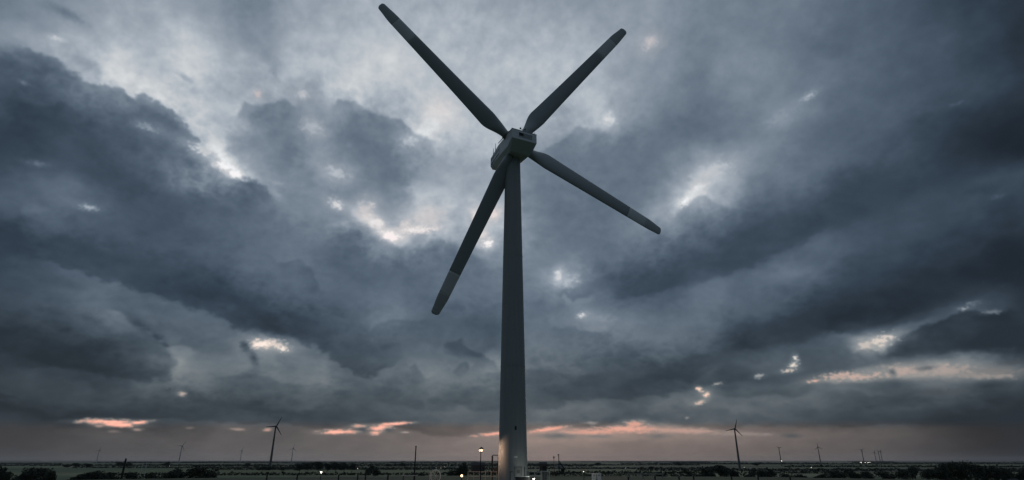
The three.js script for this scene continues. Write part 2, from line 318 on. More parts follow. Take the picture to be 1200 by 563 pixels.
// ------------------------------------------------------------------ helpers
const V = (x, y, z) => new THREE.Vector3(x, y, z);
const taken = new Map();
function numbered(name) { const n = taken.get(name) ?? 0; taken.set(name, n + 1); return n ? name + '_' + String(n).padStart(3, '0') : name; }
function shadows(o) { o.castShadow = o.receiveShadow = true; return o; }
function join(list) { const gs = list.map((g) => { g = g.index ? g.toNonIndexed() : g; for (const n of Object.keys(g.attributes)) if (!['position', 'normal', 'uv'].includes(n)) g.deleteAttribute(n); return g; }); return gs.length === 1 ? gs[0] : mergeGeometries(gs); }
function part(name, geometries, material, parent, label) { const m = shadows(new THREE.Mesh(join([].concat(geometries)), material)); m.name = name; parent.add(m); if (label) m.userData.label = label; return m; }
function thing(name, label, category, x, y, z, turn = 0, group) { const o = new THREE.Group(); o.name = numbered(name); o.position.set(x, y, z); o.rotation.y = turn; o.userData = { label, category }; if (group) o.userData.group = group; scene.add(o); return o; }
function copy(src, x, y, z, turn, label, group) { const o = src.clone(); o.name = numbered(src.name.replace(/_\d{3}$/, '')); o.position.set(x, y, z); o.rotation.y = turn; o.userData = { ...src.userData }; if (label) o.userData.label = label; if (group) o.userData.group = group; scene.add(o); return o; }
const box = (w, h, d, x = 0, y = 0, z = 0, r = 0) => (r ? new RoundedBoxGeometry(w, h, d, 2, r) : new THREE.BoxGeometry(w, h, d)).translate(x, y, z);
const rod = (a, b, r0, r1 = r0, seg = 10) => { const d = b.clone().sub(a), g = new THREE.CylinderGeometry(r1, r0, d.length(), seg); g.applyQuaternion(new THREE.Quaternion().setFromUnitVectors(V(0, 1, 0), d.clone().normalize())); const m = a.clone().add(b).multiplyScalar(0.5); return g.translate(m.x, m.y, m.z); };
const mat = (r, g, b, rough = 0.7, extra = {}) => new THREE.MeshStandardMaterial({ color: new THREE.Color().setRGB(r, g, b), roughness: rough, ...extra });
const glow = (r, g, b, k) => new THREE.MeshStandardMaterial({ color: 0x000000, emissive: new THREE.Color().setRGB(r, g, b), emissiveIntensity: k, roughness: 1 });
function speckle(w, h, f, rep = [1, 1], srgb = true) { const d = new Uint8Array(w * h * 4); for (let j = 0; j < h; j++) for (let i = 0; i < w; i++) { const c = f(i / w, j / h), k = (j * w + i) * 4; for (let m = 0; m < 3; m++) d[k + m] = clamp(Math.round((c.length ? c[m] : c) * 255), 0, 255); d[k + 3] = 255; } const t = new THREE.DataTexture(d, w, h); t.wrapS = t.wrapT = THREE.RepeatWrapping; t.magFilter = THREE.LinearFilter; t.minFilter = THREE.LinearMipmapLinearFilter; t.generateMipmaps = true; if (srgb) t.colorSpace = THREE.SRGBColorSpace; t.repeat.set(...rep); t.needsUpdate = true; return t; }
// noise that closes on itself, for tiles
const tile = (u, v, f, n = N3) => { const a = u * 2 * Math.PI, b = v * 2 * Math.PI; return 0.6 * n(Math.cos(a) * f, Math.sin(a) * f, Math.cos(b) * f * 1.3 + 7) + 0.4 * n(Math.sin(b) * f + 3, Math.cos(a + 1) * f, Math.sin(a) * f); };

// ------------------------------------------------------------------ ground: the rise that the site stands on, and the plain below it
function ground(x, z) { const r = Math.hypot(x, z + 30), t = sstep(105, 310, r); return -12 * t; }
{
  const rings = 230, segs = 288, col = [], pos = [], uv = [], idx = [];
  const rad = (i) => (i === 0 ? 0 : 1.5 * Math.pow(15000 / 1.5, (i - 1) / (rings - 1)));
  for (let i = 0; i <= rings; i++) for (let j = 0; j <= segs; j++) { const a = (j / segs) * Math.PI * 2, x = Math.sin(a) * rad(i), z = -30 - Math.cos(a) * rad(i); pos.push(x, ground(x, z) + (rad(i) > 40 && rad(i) < 300 ? 0.05 * N2(x / 9, z / 9) : 0), z); uv.push(x / 5200, z / 5200); const site = sstep(128, 112, rad(i) + 5 * N2(x / 16, z / 16)), k = 1 - 0.62 * site; col.push(k * lerp(1, 0.78, site), k, k * lerp(1, 0.85, site)); }
  for (let i = 0; i < rings; i++) for (let j = 0; j < segs; j++) { const a = i * (segs + 1) + j, b = a + segs + 1; idx.push(a, a + 1, b, a + 1, b + 1, b); }
  const g = new THREE.BufferGeometry(); g.setAttribute('position', new THREE.Float32BufferAttribute(pos, 3)); g.setAttribute('uv', new THREE.Float32BufferAttribute(uv, 2)); g.setAttribute('color', new THREE.Float32BufferAttribute(col, 3)); g.setIndex(idx); g.computeVertexNormals();
  if (g.attributes.normal.getY(0) < 0) { idx.reverse(); g.setIndex(idx); g.computeVertexNormals(); }
  // crops: strips and blocks of pasture, corn, stubble and bare soil
  const rnd = rng(77), crops = [[0.30, 0.36, 0.25], [0.25, 0.32, 0.22], [0.36, 0.40, 0.27], [0.38, 0.42, 0.30], [0.24, 0.26, 0.20], [0.22, 0.30, 0.21], [0.33, 0.39, 0.29], [0.44, 0.46, 0.35]];
  const cells = []; for (let r = 0, y = 0; y < 1; r++) { const h = 0.018 + rnd() * 0.04, row = { y0: y, y1: y + h, xs: [] }; for (let x = 0; x < 1;) { const w = 0.05 + rnd() * 0.12; row.xs.push([x + w, crops[Math.floor(rnd() * crops.length)]]); x += w; } cells.push(row); y += h; }
  const map = speckle(1024, 1024, (u, v) => { const vv = (v + 0.012 * tile(u, v, 0.7) + 1) % 1, row = cells.find((c) => vv < c.y1) ?? cells[0], uu = (u + 0.01 * tile(u, v, 0.8, N3b) + 1) % 1, c = (row.xs.find((s) => uu < s[0]) ?? row.xs[0])[1], n = 1 + 0.13 * N2(u * 160, v * 160) + 0.09 * N2(u * 420, v * 420); return c.map((k) => k * n * 1.02); });
  const m = new THREE.Mesh(g, new THREE.MeshStandardMaterial({ map, roughness: 1, vertexColors: true })); m.name = 'ground'; m.userData.kind = 'structure'; shadows(m); scene.add(m);
}

// ------------------------------------------------------------------ the big turbine
const paint = mat(0.50, 0.53, 0.52, 0.55, { map: null });
{
  const streak = speckle(512, 1024, (u, v) => { const n = 0.5 + 0.5 * fbm3(N3, Math.cos(u * 6.283) * 5, Math.sin(u * 6.283) * 5, v * 3, 4), d = 0.5 + 0.5 * fbm3(N3b, Math.cos(u * 6.283) * 5, Math.sin(u * 6.283) * 5, v * 22, 4); const k = 0.60 + 0.06 * n + 0.035 * d; return [k * 0.985, k, k * 0.985]; });
  paint.map = streak; paint.color.setRGB(0.95, 0.95, 0.95);
}
const bladePaint = mat(0.45, 0.47, 0.48, 0.4), bandPaint = mat(0.87, 0.88, 0.88, 0.42), tipPaint = mat(0.62, 0.63, 0.64, 0.42), nacellePaint = mat(0.79, 0.80, 0.81, 0.5), dark = mat(0.03, 0.033, 0.036, 0.6), steel = mat(0.30, 0.31, 0.31, 0.45, { metalness: 0.6 }), black = mat(0.018, 0.02, 0.022, 0.7), galv = mat(0.62, 0.64, 0.62, 0.5, { metalness: 0.1 });
const turbine = thing('wind_turbine', 'huge four-bladed wind turbine with tapering pale grey tower and boxy nacelle', 'wind turbine', 0.1, 0, -68);
const HUB = V(0.295, 43.137, 1.205);
{
  const H = 41.9, r0 = 1.66, r1 = 1.0, rAt = (y) => lerp(r0, r1, y / H);
  const pts = []; for (let i = 0; i <= 60; i++) { const y = (i / 60) * H; pts.push(new THREE.Vector2(rAt(y), y)); }
  const shell = new THREE.LatheGeometry(pts, 72);
  const tower = part('tower', [shell], paint, turbine);
  for (const y of [13.6, 27.4]) part('flange_seam', new THREE.CylinderGeometry(rAt(y + 0.05) + 0.022, rAt(y - 0.05) + 0.022, 0.1, 72, 1, true).translate(0, y, 0), paint, tower);
  part('yaw_ring', [new THREE.CylinderGeometry(1.16, 1.04, 0.45, 48).translate(0, 41.9, 0), new THREE.CylinderGeometry(1.2, 1.2, 0.12, 48).translate(0, 42.2, 0)], steel, tower);
  // door, hatch and number plate follow the curve of the shell
  const onShell = (x, y, off) => V(x, y, Math.sqrt((rAt(y) + off) ** 2 - x * x));
  const curved = (x0, x1, y0, y1, off, n = 8) => { const p = [], ix = []; for (let s = 0; s < 2; s++) for (let i = 0; i <= n; i++) { const x = lerp(x0, x1, i / n); for (const y of [y0, y1]) { const q = onShell(x, y, s ? -0.03 : off); p.push(q.x, q.y, q.z); } } for (let i = 0; i < n; i++) { const a = i * 2, b = a + 2, c = (n + 1) * 2; ix.push(a, b, a + 1, b, b + 1, a + 1, a, a + c, b, b, a + c, b + c, a + 1, b + 1, a + 1 + c, b + 1, b + 1 + c, a + 1 + c); } const e = 2 * n, c = 2 * (n + 1); ix.push(0, 1, c, 1, c + 1, c, e, e + c, e + 1, e + 1, e + c, e + 1 + c); const g = new THREE.BufferGeometry(); g.setAttribute('position', new THREE.Float32BufferAttribute(p, 3)); g.setIndex(ix); const f = g.toNonIndexed(); f.computeVertexNormals(); f.setAttribute('uv', new THREE.Float32BufferAttribute(new Float32Array((f.attributes.position.count) * 2), 2)); return f; };
  const frameGrey = mat(0.19, 0.20, 0.20, 0.5);
  const door = part('door', curved(0.24, 0.92, 0.62, 2.50, 0.02), mat(0.21, 0.225, 0.22, 0.5), tower, 'dark grey steel entrance door');
  part('door_frame', [curved(0.15, 0.24, 0.62, 2.62, 0.06), curved(0.92, 1.01, 0.62, 2.62, 0.06), curved(0.241, 0.919, 2.501, 2.619, 0.06)], frameGrey, door);
  part('handle', rod(V(0.33, 1.5, onShell(0.33, 1.5, 0.09).z), V(0.33, 1.72, onShell(0.33, 1.72, 0.09).z), 0.018), steel, door);
  part('vent_grille', [0, 1, 2, 3, 4].map((i) => curved(0.42, 0.76, 1.95 + i * 0.07, 1.985 + i * 0.07, 0.035)), dark, door);
  part('hatch', [curved(0.2, 0.42, 6.42, 6.82, 0.012)], dark, tower, 'small dark vent opening');
  part('number_plate', [curved(0.12, 0.5, 3.52, 3.68, 0.012)], mat(0.8, 0.8, 0.78, 0.4), tower, 'small white plate');

  // nacelle: boxy hull whose near end is undercut like a bow
  const nac = new THREE.Group(); nac.name = 'nacelle'; nac.position.set(0.05, HUB.y - 0.36, 0); nac.rotation.y = R(27); turbine.add(nac);
  const sect = (z, w, y0, y1, c) => [[-w + 0.12, y1], [w - 0.12, y1], [w, y1 - 0.12], [w, y0 + c], [w - c * 0.75, y0], [-w + c * 0.75, y0], [-w, y0 + c], [-w, y1 - 0.12]].map(([x, y]) => V(x, y, z));
  const loft = (ss) => { const p = [], tri = (a, b, c) => { for (const q of [a, b, c]) p.push(q.x, q.y, q.z); }; for (let i = 0; i + 1 < ss.length; i++) for (let j = 0; j < 8; j++) { const k = (j + 1) % 8, a = ss[i][j], b = ss[i][k], c = ss[i + 1][j], d = ss[i + 1][k]; tri(a, c, b); tri(b, c, d); } for (let j = 1; j < 7; j++) { tri(ss[0][0], ss[0][j], ss[0][j + 1]); const e = ss[ss.length - 1]; tri(e[0], e[j + 1], e[j]); } const g = new THREE.BufferGeometry(); g.setAttribute('position', new THREE.Float32BufferAttribute(p, 3)); g.computeVertexNormals(); g.setAttribute('uv', new THREE.Float32BufferAttribute(new Float32Array((p.length / 3) * 2), 2)); return g; };
  part('hull', loft([sect(3.35, 1.8, -0.12, 1.18, 0.1), sect(3.28, 1.86, -0.2, 1.24, 0.14), sect(2.0, 1.86, -1.4, 1.22, 0.6), sect(-1.2, 1.72, -1.4, 1.15, 0.6), sect(-4.4, 1.35, -1.0, 0.82, 0.4), sect(-4.55, 1.25, -0.9, 0.72, 0.35)]), nacellePaint, nac);
  part('roof_lip', [box(3.76, 0.07, 0.09, 0, 1.262, 3.3), box(0.08, 0.07, 4.2, -1.83, 1.235, 1.2), box(0.08, 0.07, 4.2, 1.83, 1.235, 1.2)], steel, nac);
  const win = part('vent_opening', box(1.95, 0.5, 0.05, 0.12, 0.62, 3.35), black, nac, 'long dark vent opening in the end face');
  part('vent_frame', [box(2.11, 0.06, 0.09, 0.12, 0.9, 3.365), box(2.11, 0.06, 0.09, 0.12, 0.34, 3.365), box(0.07, 0.498, 0.09, -0.9, 0.62, 3.365), box(0.07, 0.498, 0.09, 1.14, 0.62, 3.365)], nacellePaint, win);
  for (let i = 0; i < 5; i++) part('louvre', box(1.2, 0.045, 0.05, 0.44, 0.44 + i * 0.085, 3.4), galv, win);
  const sideX = (z) => (z > -1.2 ? lerp(1.72, 1.86, (z + 1.2) / 3.2) : lerp(1.35, 1.72, (z + 4.4) / 3.2));
  const strip = (z0, z1, y, h, off) => { const g = rod(V(-sideX(z0) - off, y, z0), V(-sideX(z1) - off, y, z1), h, h, 4); return g; };
  part('side_groove', strip(-4.2, -0.9, -0.42, 0.07, 0), dark, nac);
  for (const z of [-0.8, -1.9, -3.0, -3.9]) part('side_seam', box(0.03, 1.2, 0.05, -sideX(z), 0.12, z), dark, nac);
  part('side_rail', strip(-4.2, -0.9, 0.3, 0.035, 0.03), steel, nac);
  // roof gear: wind sensors, cooler, masts
  part('cooler_box', box(1.0, 0.3, 0.7, -0.1, 1.36, 2.2, 0.04), dark, nac);
  part('wind_sensor', [rod(V(0.0, 1.2, 2.85), V(0.0, 1.85, 2.85), 0.04), rod(V(-0.35, 1.82, 2.85), V(0.35, 1.82, 2.85), 0.03), box(0.18, 0.2, 0.18, -0.35, 1.92, 2.85, 0.03), box(0.14, 0.24, 0.14, 0.35, 1.92, 2.85, 0.03)], dark, nac, 'dark wind sensors on the roof');
  for (const [x, z, h] of [[-1.45, -2.6, 1.2], [-1.3, -3.6, 0.95]]) part('antenna', rod(V(x, 0.7, z), V(x, 1.0 + h, z), 0.05, 0.03, 8), dark, nac);
  part('roof_handrail', [rod(V(1.72, 1.7, 3.1), V(1.72, 1.7, 1.2), 0.025), ...[3.1, 2.15, 1.2].map((z) => rod(V(1.72, 1.1, z), V(1.72, 1.7, z), 0.025))], steel, nac);

  // rotor: hub ring with four collars, four blades with a pale band before the tip
  const axis = V(-Math.sin(R(20.6)) * Math.cos(R(10.2)), Math.sin(R(10.2)), -Math.cos(R(20.6)) * Math.cos(R(10.2)));
  part('rotor_hub', new THREE.SphereGeometry(0.95, 32, 20).translate(HUB.x, HUB.y, HUB.z), nacellePaint, turbine);
  const LEN = 25.1;
  const station = (f) => { const r = f * LEN; const root = sstep(1.6, 4.6, r); const chord = r < 5.2 ? lerp(1.02, 2.35, sstep(1.4, 5.2, r)) : lerp(2.35, 1.42, Math.pow((r - 5.2) / (LEN - 5.2), 0.8)); const tipRound = Math.sqrt(clamp((1 - f) / 0.012)) ; return { r, chord: chord * (f > 0.988 ? 0.45 + 0.55 * tipRound : 1) * lerp(1, 0.8, sstep(0.9, 0.99, f)), thick: lerp(1.0, lerp(0.24, 0.14, f), root), twist: R(lerp(15, 1, Math.pow(clamp((r - 2) / (LEN - 2)), 0.6))), shift: 0.06 * Math.sin(f * 3) }; };
  const section = (n) => { const a = (n / 28) * Math.PI * 2; return [Math.cos(a), Math.sin(a)]; };
  function bladeGeo(d, f0, f1, steps, capA, capB) {
    const c = new THREE.Vector3().crossVectors(d, axis).normalize(), t = new THREE.Vector3().crossVectors(c, d).normalize(), p = [], ix = [], uv = [], n = 28;
    for (let i = 0; i <= steps; i++) {
      const f = lerp(f0, f1, i / steps), s = station(f), root = sstep(1.6, 4.6, s.r);
      for (let j = 0; j <= n; j++) {
        const [x, y] = section(j), foil = Math.pow(clamp((1 - x) / 2), 0.35) * 1.1 + 0.02, xx = (x * 0.5 + 0.12 * root) * s.chord, yy = y * 0.5 * s.chord * s.thick * lerp(1, foil, root);
        const ct = Math.cos(s.twist), st = Math.sin(s.twist), q = HUB.clone().addScaledVector(d, s.r).addScaledVector(c, xx * ct - yy * st).addScaledVector(t, xx * st + yy * ct);
        p.push(q.x, q.y, q.z); uv.push(f, j / n);
      }
    }
    for (let i = 0; i < steps; i++) for (let j = 0; j < n; j++) { const a = i * (n + 1) + j, b = a + n + 1; ix.push(a, b, a + 1, a + 1, b, b + 1); }
    const cap = (i, flip) => { const b = i * (n + 1), m = p.length / 3; let x = 0, y = 0, z = 0; for (let j = 0; j < n; j++) { x += p[(b + j) * 3] / n; y += p[(b + j) * 3 + 1] / n; z += p[(b + j) * 3 + 2] / n; } p.push(x, y, z); uv.push(0, 0); for (let j = 0; j < n; j++) flip ? ix.push(m, b + j, b + j + 1) : ix.push(m, b + j + 1, b + j); };
    if (capA) cap(0, true); if (capB) cap(steps, false);
    const g = new THREE.BufferGeometry(); g.setAttribute('position', new THREE.Float32BufferAttribute(p, 3)); g.setAttribute('uv', new THREE.Float32BufferAttribute(uv, 2)); g.setIndex(ix); g.computeVertexNormals(); return g;
  }
  for (const v of [[-0.697, 0.618, 0.363], [0.649, 0.760, 0.008], [-0.415, -0.896, -0.159], [0.847, -0.355, -0.396]]) {
    const d = V(...v).normalize();
    const b = part('blade', bladeGeo(d, 0.04, 0.765, 44, true, true), bladePaint, turbine);
    part('blade_band', bladeGeo(d, 0.7651, 0.885, 10, true, true), bandPaint, b, 'pale band');
    part('blade_tip', bladeGeo(d, 0.8851, 1, 22, true, true), tipPaint, b, 'grey tip');
    const at = (r) => HUB.clone().addScaledVector(d, r);
    part('root_collar', [rod(at(1.0), at(1.72), 0.66, 0.6, 36), rod(at(1.72), at(1.86), 0.68, 0.68, 36)], steel, b);
  }
}

// entrance platform in front of the tower door
{
  const t = thing('entrance_platform', 'steel entrance platform with dark guard panel and pale rail at the tower door', 'platform', 0.1, 0, -68);
  const z0 = 1.2, z1 = 3.0;
  part('deck', box(2.0, 0.08, 1.5, 0.75, 0.58, 2.28), steel, t);
  for (const [x, z] of [[-0.15, 1.75], [1.65, 1.75], [-0.15, 2.95], [1.65, 2.95]]) part('leg', box(0.08, 0.54, 0.08, x, 0.27, z), steel, t);
  part('guard_panel', box(1.5, 0.98, 0.03, 1.0, 1.14, 3.0), black, t, 'dark sheet guard');
  part('top_rail', [rod(V(0.22, 1.67, 3.0), V(1.76, 1.67, 3.0), 0.035)], galv, t);
  part('rail_post', [rod(V(1.22, 0.6, 2.93), V(1.22, 2.62, 2.93), 0.045)], black, t);
  part('rail_post', [rod(V(-0.3, 0, 2.93), V(-0.3, 2.12, 2.93), 0.035), rod(V(-0.3, 2.12, 2.93), V(0.0, 2.12, 2.93), 0.035)], black, t);
  for (let i = 0; i < 3; i++) part('step', box(0.7, 0.05, 0.27, 0.05 - 0.0, 0.15 + i * 0.15, 3.75 - i * 0.26), steel, t);
  for (const x of [-0.28, 0.38]) part('stringer', rod(V(x, 0.05, 3.95), V(x, 0.56, 3.05), 0.04), steel, t);
}

// ------------------------------------------------------------------ lamps
const warmBulb = glow(1, 0.64, 0.33, 5), coolBulb = glow(1, 0.95, 0.85, 22);
function light(parent, x, y, z, color, cd) { const l = new THREE.PointLight(color, cd, 0, 2); l.position.set(x, y, z); l.castShadow = true; l.shadow.radius = 3; parent.add(l); return l; }
{
  const t = thing('street_lamp', 'lit street lamp on a slim dark post beside the tower', 'street lamp', -3.46, 0, -67.2);
  part('post', [new THREE.CylinderGeometry(0.045, 0.07, 4.1, 14).translate(0, 2.05, 0), new THREE.CylinderGeometry(0.1, 0.12, 0.3, 14).translate(0, 0.15, 0)], black, t);
  const head = part('lamp_head', [new THREE.CylinderGeometry(0.14, 0.3, 0.14, 20, 1, false).translate(0.06, 4.5, 0), new THREE.CylinderGeometry(0.05, 0.14, 0.08, 20).translate(0.06, 4.61, 0), rod(V(-0.16, 4.1, 0), V(-0.16, 4.44, 0), 0.015), rod(V(0.2, 4.1, 0), V(0.22, 4.44, 0), 0.015), box(0.4, 0.04, 0.12, 0.02, 4.11, 0)], black, t);
  part('bulb', new THREE.SphereGeometry(0.11, 16, 12).scale(1, 0.9, 1).translate(0.06, 4.29, 0), warmBulb, head);
  light(t, 0.06, 4.29, 0, new THREE.Color().setRGB(1, 0.62, 0.42), 24);
}
{
  const t = thing('bollard_lamp', 'short post with a glowing warm lamp by the round bush', 'lamp', -6.06, 0, -74);
  part('post', new THREE.CylinderGeometry(0.06, 0.07, 1.36, 12).translate(0, 0.68, 0), black, t);
  const cap = part('cap', [new THREE.CylinderGeometry(0.05, 0.17, 0.07, 16).translate(0, 1.735, 0)], black, t);
  part('bulb', new THREE.SphereGeometry(0.13, 16, 12).translate(0, 1.53, 0), warmBulb, cap);
  light(t, 0, 1.53, 0, new THREE.Color().setRGB(1, 0.62, 0.34), 5);
}
{
  const t = thing('floodlight', 'small bright floodlight on a stake beside the entrance platform', 'floodlight', 2.3, 0, -64.6);
  part('stake', rod(V(0, 0, 0), V(0, 1.22, 0), 0.025), black, t);
  const h = part('housing', [box(0.26, 0.2, 0.1, 0, 1.34, 0.06, 0.02)], black, t);
  part('bulb', new THREE.SphereGeometry(0.13, 14, 10).translate(0, 1.36, -0.07), coolBulb, h);
  light(t, 0, 1.36, -0.07, new THREE.Color().setRGB(0.9, 1, 0.9), 2.2);
}
const lampLabels = ['brilliant white lamp on a short post in front of the tree clump', ...Array(16).fill('')];
const LAMPS = [
  '-29.9 -96.0 1.54 0.30',
  '841.3 -1900.0 15.30 1.60',
  '974.5 -1700.0 11.30 1.50',
  '986.4 -1700.0 11.07 1.00',
  '993.5 -1700.0 11.07 1.00',
  '999.5 -1700.0 11.07 1.00',
  '440.9 -900.0 6.12 0.70',
  '9.4 -80.3 1.89 0.10',
  '129.9 -700.0 7.32 0.45',
  '289.0 -760.0 7.63 0.50',
  '-187.2 -740.0 6.58 0.50',
  '-2003.5 -2600.0 14.65 1.00',
  '-1990.8 -2600.0 14.99 1.00',
  '-1981.6 -2600.0 14.65 1.00',
  '-448.9 -800.0 9.10 0.50',
  '-88.2 -800.0 8.06 0.50',
  '-81.5 -700.0 7.59 0.40',
].map((l) => l.split(' ').map(Number));
{
  const labelOf = (i) => [
    ['brilliant white lamp on a short post in front of the dark tree clump', null], ['bright white farmyard light at the foot of a far small turbine', null],
    ['brightest light of the far lit yard on the horizon', null], ['small white light in the row along the far lit yard', 'lights in a row at the far yard'], ['small white light in the row along the far lit yard', 'lights in a row at the far yard'], ['small white light in the row along the far lit yard', 'lights in a row at the far yard'],
    ['lone white pole light on the plain before the dark tree belt', null], ['tiny white lamp on a low post near the white cabinet', null], ['faint light on the plain behind the long low hedge', null], ['small light below the tall far turbine beside the dark bush', null],
    ['small white light beside the far tree clumps', null], ['dim light of the far village on the horizon', 'dim far village lights'], ['dim light of the far village on the horizon', 'dim far village lights'], ['dim light of the far village on the horizon', 'dim far village lights'],
    ['small light at the end of the dark thicket', null], ['faint light of a farm behind the steel hoop frame', 'faint farm lights behind the hoop'], ['faint light of a farm behind the steel hoop frame', 'faint farm lights behind the hoop']][i];
  LAMPS.forEach(([x, z, h, s], i) => {
    const [label, group] = labelOf(i), y = ground(x, z), t = thing('pole_light', label, 'light', x, y, z, 0, group), dim = i > 10 ? 2.2 : i > 5 ? 5 : i ? 9 : 14;
    part('pole', rod(V(0, -0.1, 0), V(0, h - s * 0.35, 0), 0.035 + s * 0.07, 0.03 + s * 0.05, 8), black, t);
    const head = part('lamp_head', [box(s * 0.9, s * 0.14, s * 0.7, 0, h + s * 0.5, 0), box(s * 0.1, s * 0.75, s * 0.1, 0, h + s * 0.08, -s * 0.42), box(s * 0.2, s * 0.1, s * 0.5, 0, h - s * 0.4, -s * 0.2)], black, t);
    part('bulb', new THREE.SphereGeometry(s * 0.36, 12, 8).translate(0, h + s * 0.04, 0), i > 10 ? glow(1, 0.9, 0.75, dim) : glow(1, 0.9, 0.72, dim), head);
    if (i === 0 || i === 7) light(t, 0, h + s * 0.04, 0, new THREE.Color().setRGB(1, 0.92, 0.78), i ? 1.5 : 4);
  });
}

// ------------------------------------------------------------------ things around the foot of the tower
function fence(label, x0, x1, z, top, n, rails, m, turn = 0) {
  const t = thing('railing_fence', label, 'fence', (x0 + x1) / 2, ground((x0 + x1) / 2, z), z, turn), L = x1 - x0;
  for (let i = 0; i <= n; i++) part('post', rod(V(-L / 2 + (L * i) / n, -0.05, 0), V(-L / 2 + (L * i) / n, top + 0.04, 0), 0.032), m, t);
  for (const y of rails) part('rail', rod(V(-L / 2, y, 0.036), V(L / 2, y, 0.036), 0.026), m, t);
  return t;
}
fence('grey tube railing between street lamp and tower', -5.1, -1.75, -71, 2.04, 5, [2.02, 1.53, 0.9, 0.4], mat(0.26, 0.28, 0.28, 0.6));
fence('grey tube railing running from the platform to the mesh gate', 1.9, 3.3, -70, 2.02, 2, [2.02, 1.58, 1.0, 0.45], galv);
{
  const t = thing('mesh_gate', 'pale steel bar gate at the end of the tube railing', 'gate', 3.82, 0, -69.5);
  part('gate_frame', [rod(V(-0.44, 0, 0), V(-0.44, 2.16, 0), 0.035), rod(V(0.44, 0, 0), V(0.44, 2.16, 0), 0.035), rod(V(-0.44, 2.1, 0), V(0.44, 2.1, 0), 0.03), rod(V(-0.44, 0.2, 0), V(0.44, 0.2, 0), 0.03)], galv, t);
  for (let i = 1; i < 6; i++) part('bar', rod(V(-0.44 + i * 0.147, 0.2, 0), V(-0.44 + i * 0.147, 2.1, 0), 0.018, 0.018, 6), galv, t);
}
{
  const t = thing('control_cabinet', 'dark narrow control cabinet with pent roof behind the bar gate', 'cabinet', 3.85, 0, -73);
  part('body', box(0.46, 2.6, 0.4, 0, 1.3, 0, 0.015), black, t); part('roof', box(0.56, 0.06, 0.52, 0, 2.64, 0).rotateX(0.0), dark, t); part('door', box(0.38, 1.7, 0.02, 0, 1.4, 0.215), dark, t);
}
{
  const t = thing('steel_gantry', 'dark steel goalpost frame standing close beside the tower', 'frame', -2.1, 0, -76);
  part('post', box(0.2, 3.82, 0.2, -0.36, 1.91, 0, 0.02), black, t); part('post', box(0.07, 3.72, 0.07, 0.36, 1.86, 0), black, t);
  part('beam', box(0.78, 0.1, 0.12, 0.06, 3.87, 0), black, t);
  part('bracket', box(0.3, 0.1, 0.1, -0.6, 2.86, 0), black, t); part('control_box', box(0.46, 0.7, 0.16, 0.06, 2.1, 0.1, 0.02), dark, t);
}
{
  const t = thing('utility_cabinet', 'white two-door utility cabinet on the grass', 'cabinet', 11.27, 0, -82), white = mat(0.82, 0.83, 0.82, 0.5);
  part('body', box(1.2, 1.5, 0.5, 0, 0.83, 0, 0.012), white, t); part('plinth', box(1.16, 0.1, 0.46, 0, 0.04, 0), mat(0.2, 0.2, 0.2, 0.9), t);
  part('roof', box(1.28, 0.06, 0.58, 0, 1.62, 0, 0.012), white, t);
  for (const s of [-1, 1]) { const d = part('door', box(0.52, 1.38, 0.025, s * 0.29, 0.84, 0.262, 0.008), white, t); part('handle', box(0.03, 0.16, 0.03, s * 0.08, 0.9, 0.29), dark, d); part('vent', [0, 1, 2].map((i) => box(0.26, 0.018, 0.012, s * 0.29, 1.36 + i * 0.05, 0.281)), dark, d); }
  part('door_gap', box(0.055, 1.38, 0.006, 0, 0.84, 0.252), dark, t);
}
{
  const t = thing('telegraph_pole', 'dark wooden telegraph pole rising from the thicket', 'pole', -79.4, ground(-79.4, -125), -125), w = mat(0.035, 0.03, 0.026, 0.9);
  part('pole', rod(V(0, -0.3, 0), V(0, 3.9, 0), 0.22, 0.17, 14), w, t); part('cap', new THREE.ConeGeometry(0.2, 0.12, 14).translate(0, 3.95, 0), w, t); for (const y of [2.4, 1.9]) part('step_bolt', rod(V(-0.3, y, 0), V(0.3, y, 0), 0.015), steel, t);
}
{
  const t = thing('measuring_mast', 'thin tall dark mast beside the pale trestle board', 'mast', -13.05, 0, -82);
  part('pole', rod(V(0, 0, 0), V(0, 5.0, 0), 0.1, 0.075, 12), black, t); part('cap', new THREE.CylinderGeometry(0.1, 0.1, 0.12, 12).translate(0, 5.05, 0), dark, t); part('base_plate', box(0.5, 0.06, 0.5, 0, 0.03, 0), dark, t);
}
{
  const t = thing('trestle_board', 'long pale board on dark trestles next to the mast', 'trestle', -13.4, 0, -80);
  part('board', box(2.1, 0.07, 0.6, 0, 1.42, 0, 0.01), mat(0.5, 0.5, 0.47, 0.7), t);
  for (const s of [-1, 1]) part('trestle', [rod(V(s * 0.75, 0, 0.28), V(s * 0.75, 1.39, 0.1), 0.035), rod(V(s * 0.75, 0, -0.28), V(s * 0.75, 1.39, -0.1), 0.035), rod(V(s * 0.75, 0.5, 0.2), V(s * 0.75, 0.5, -0.2), 0.025)], black, t);
}
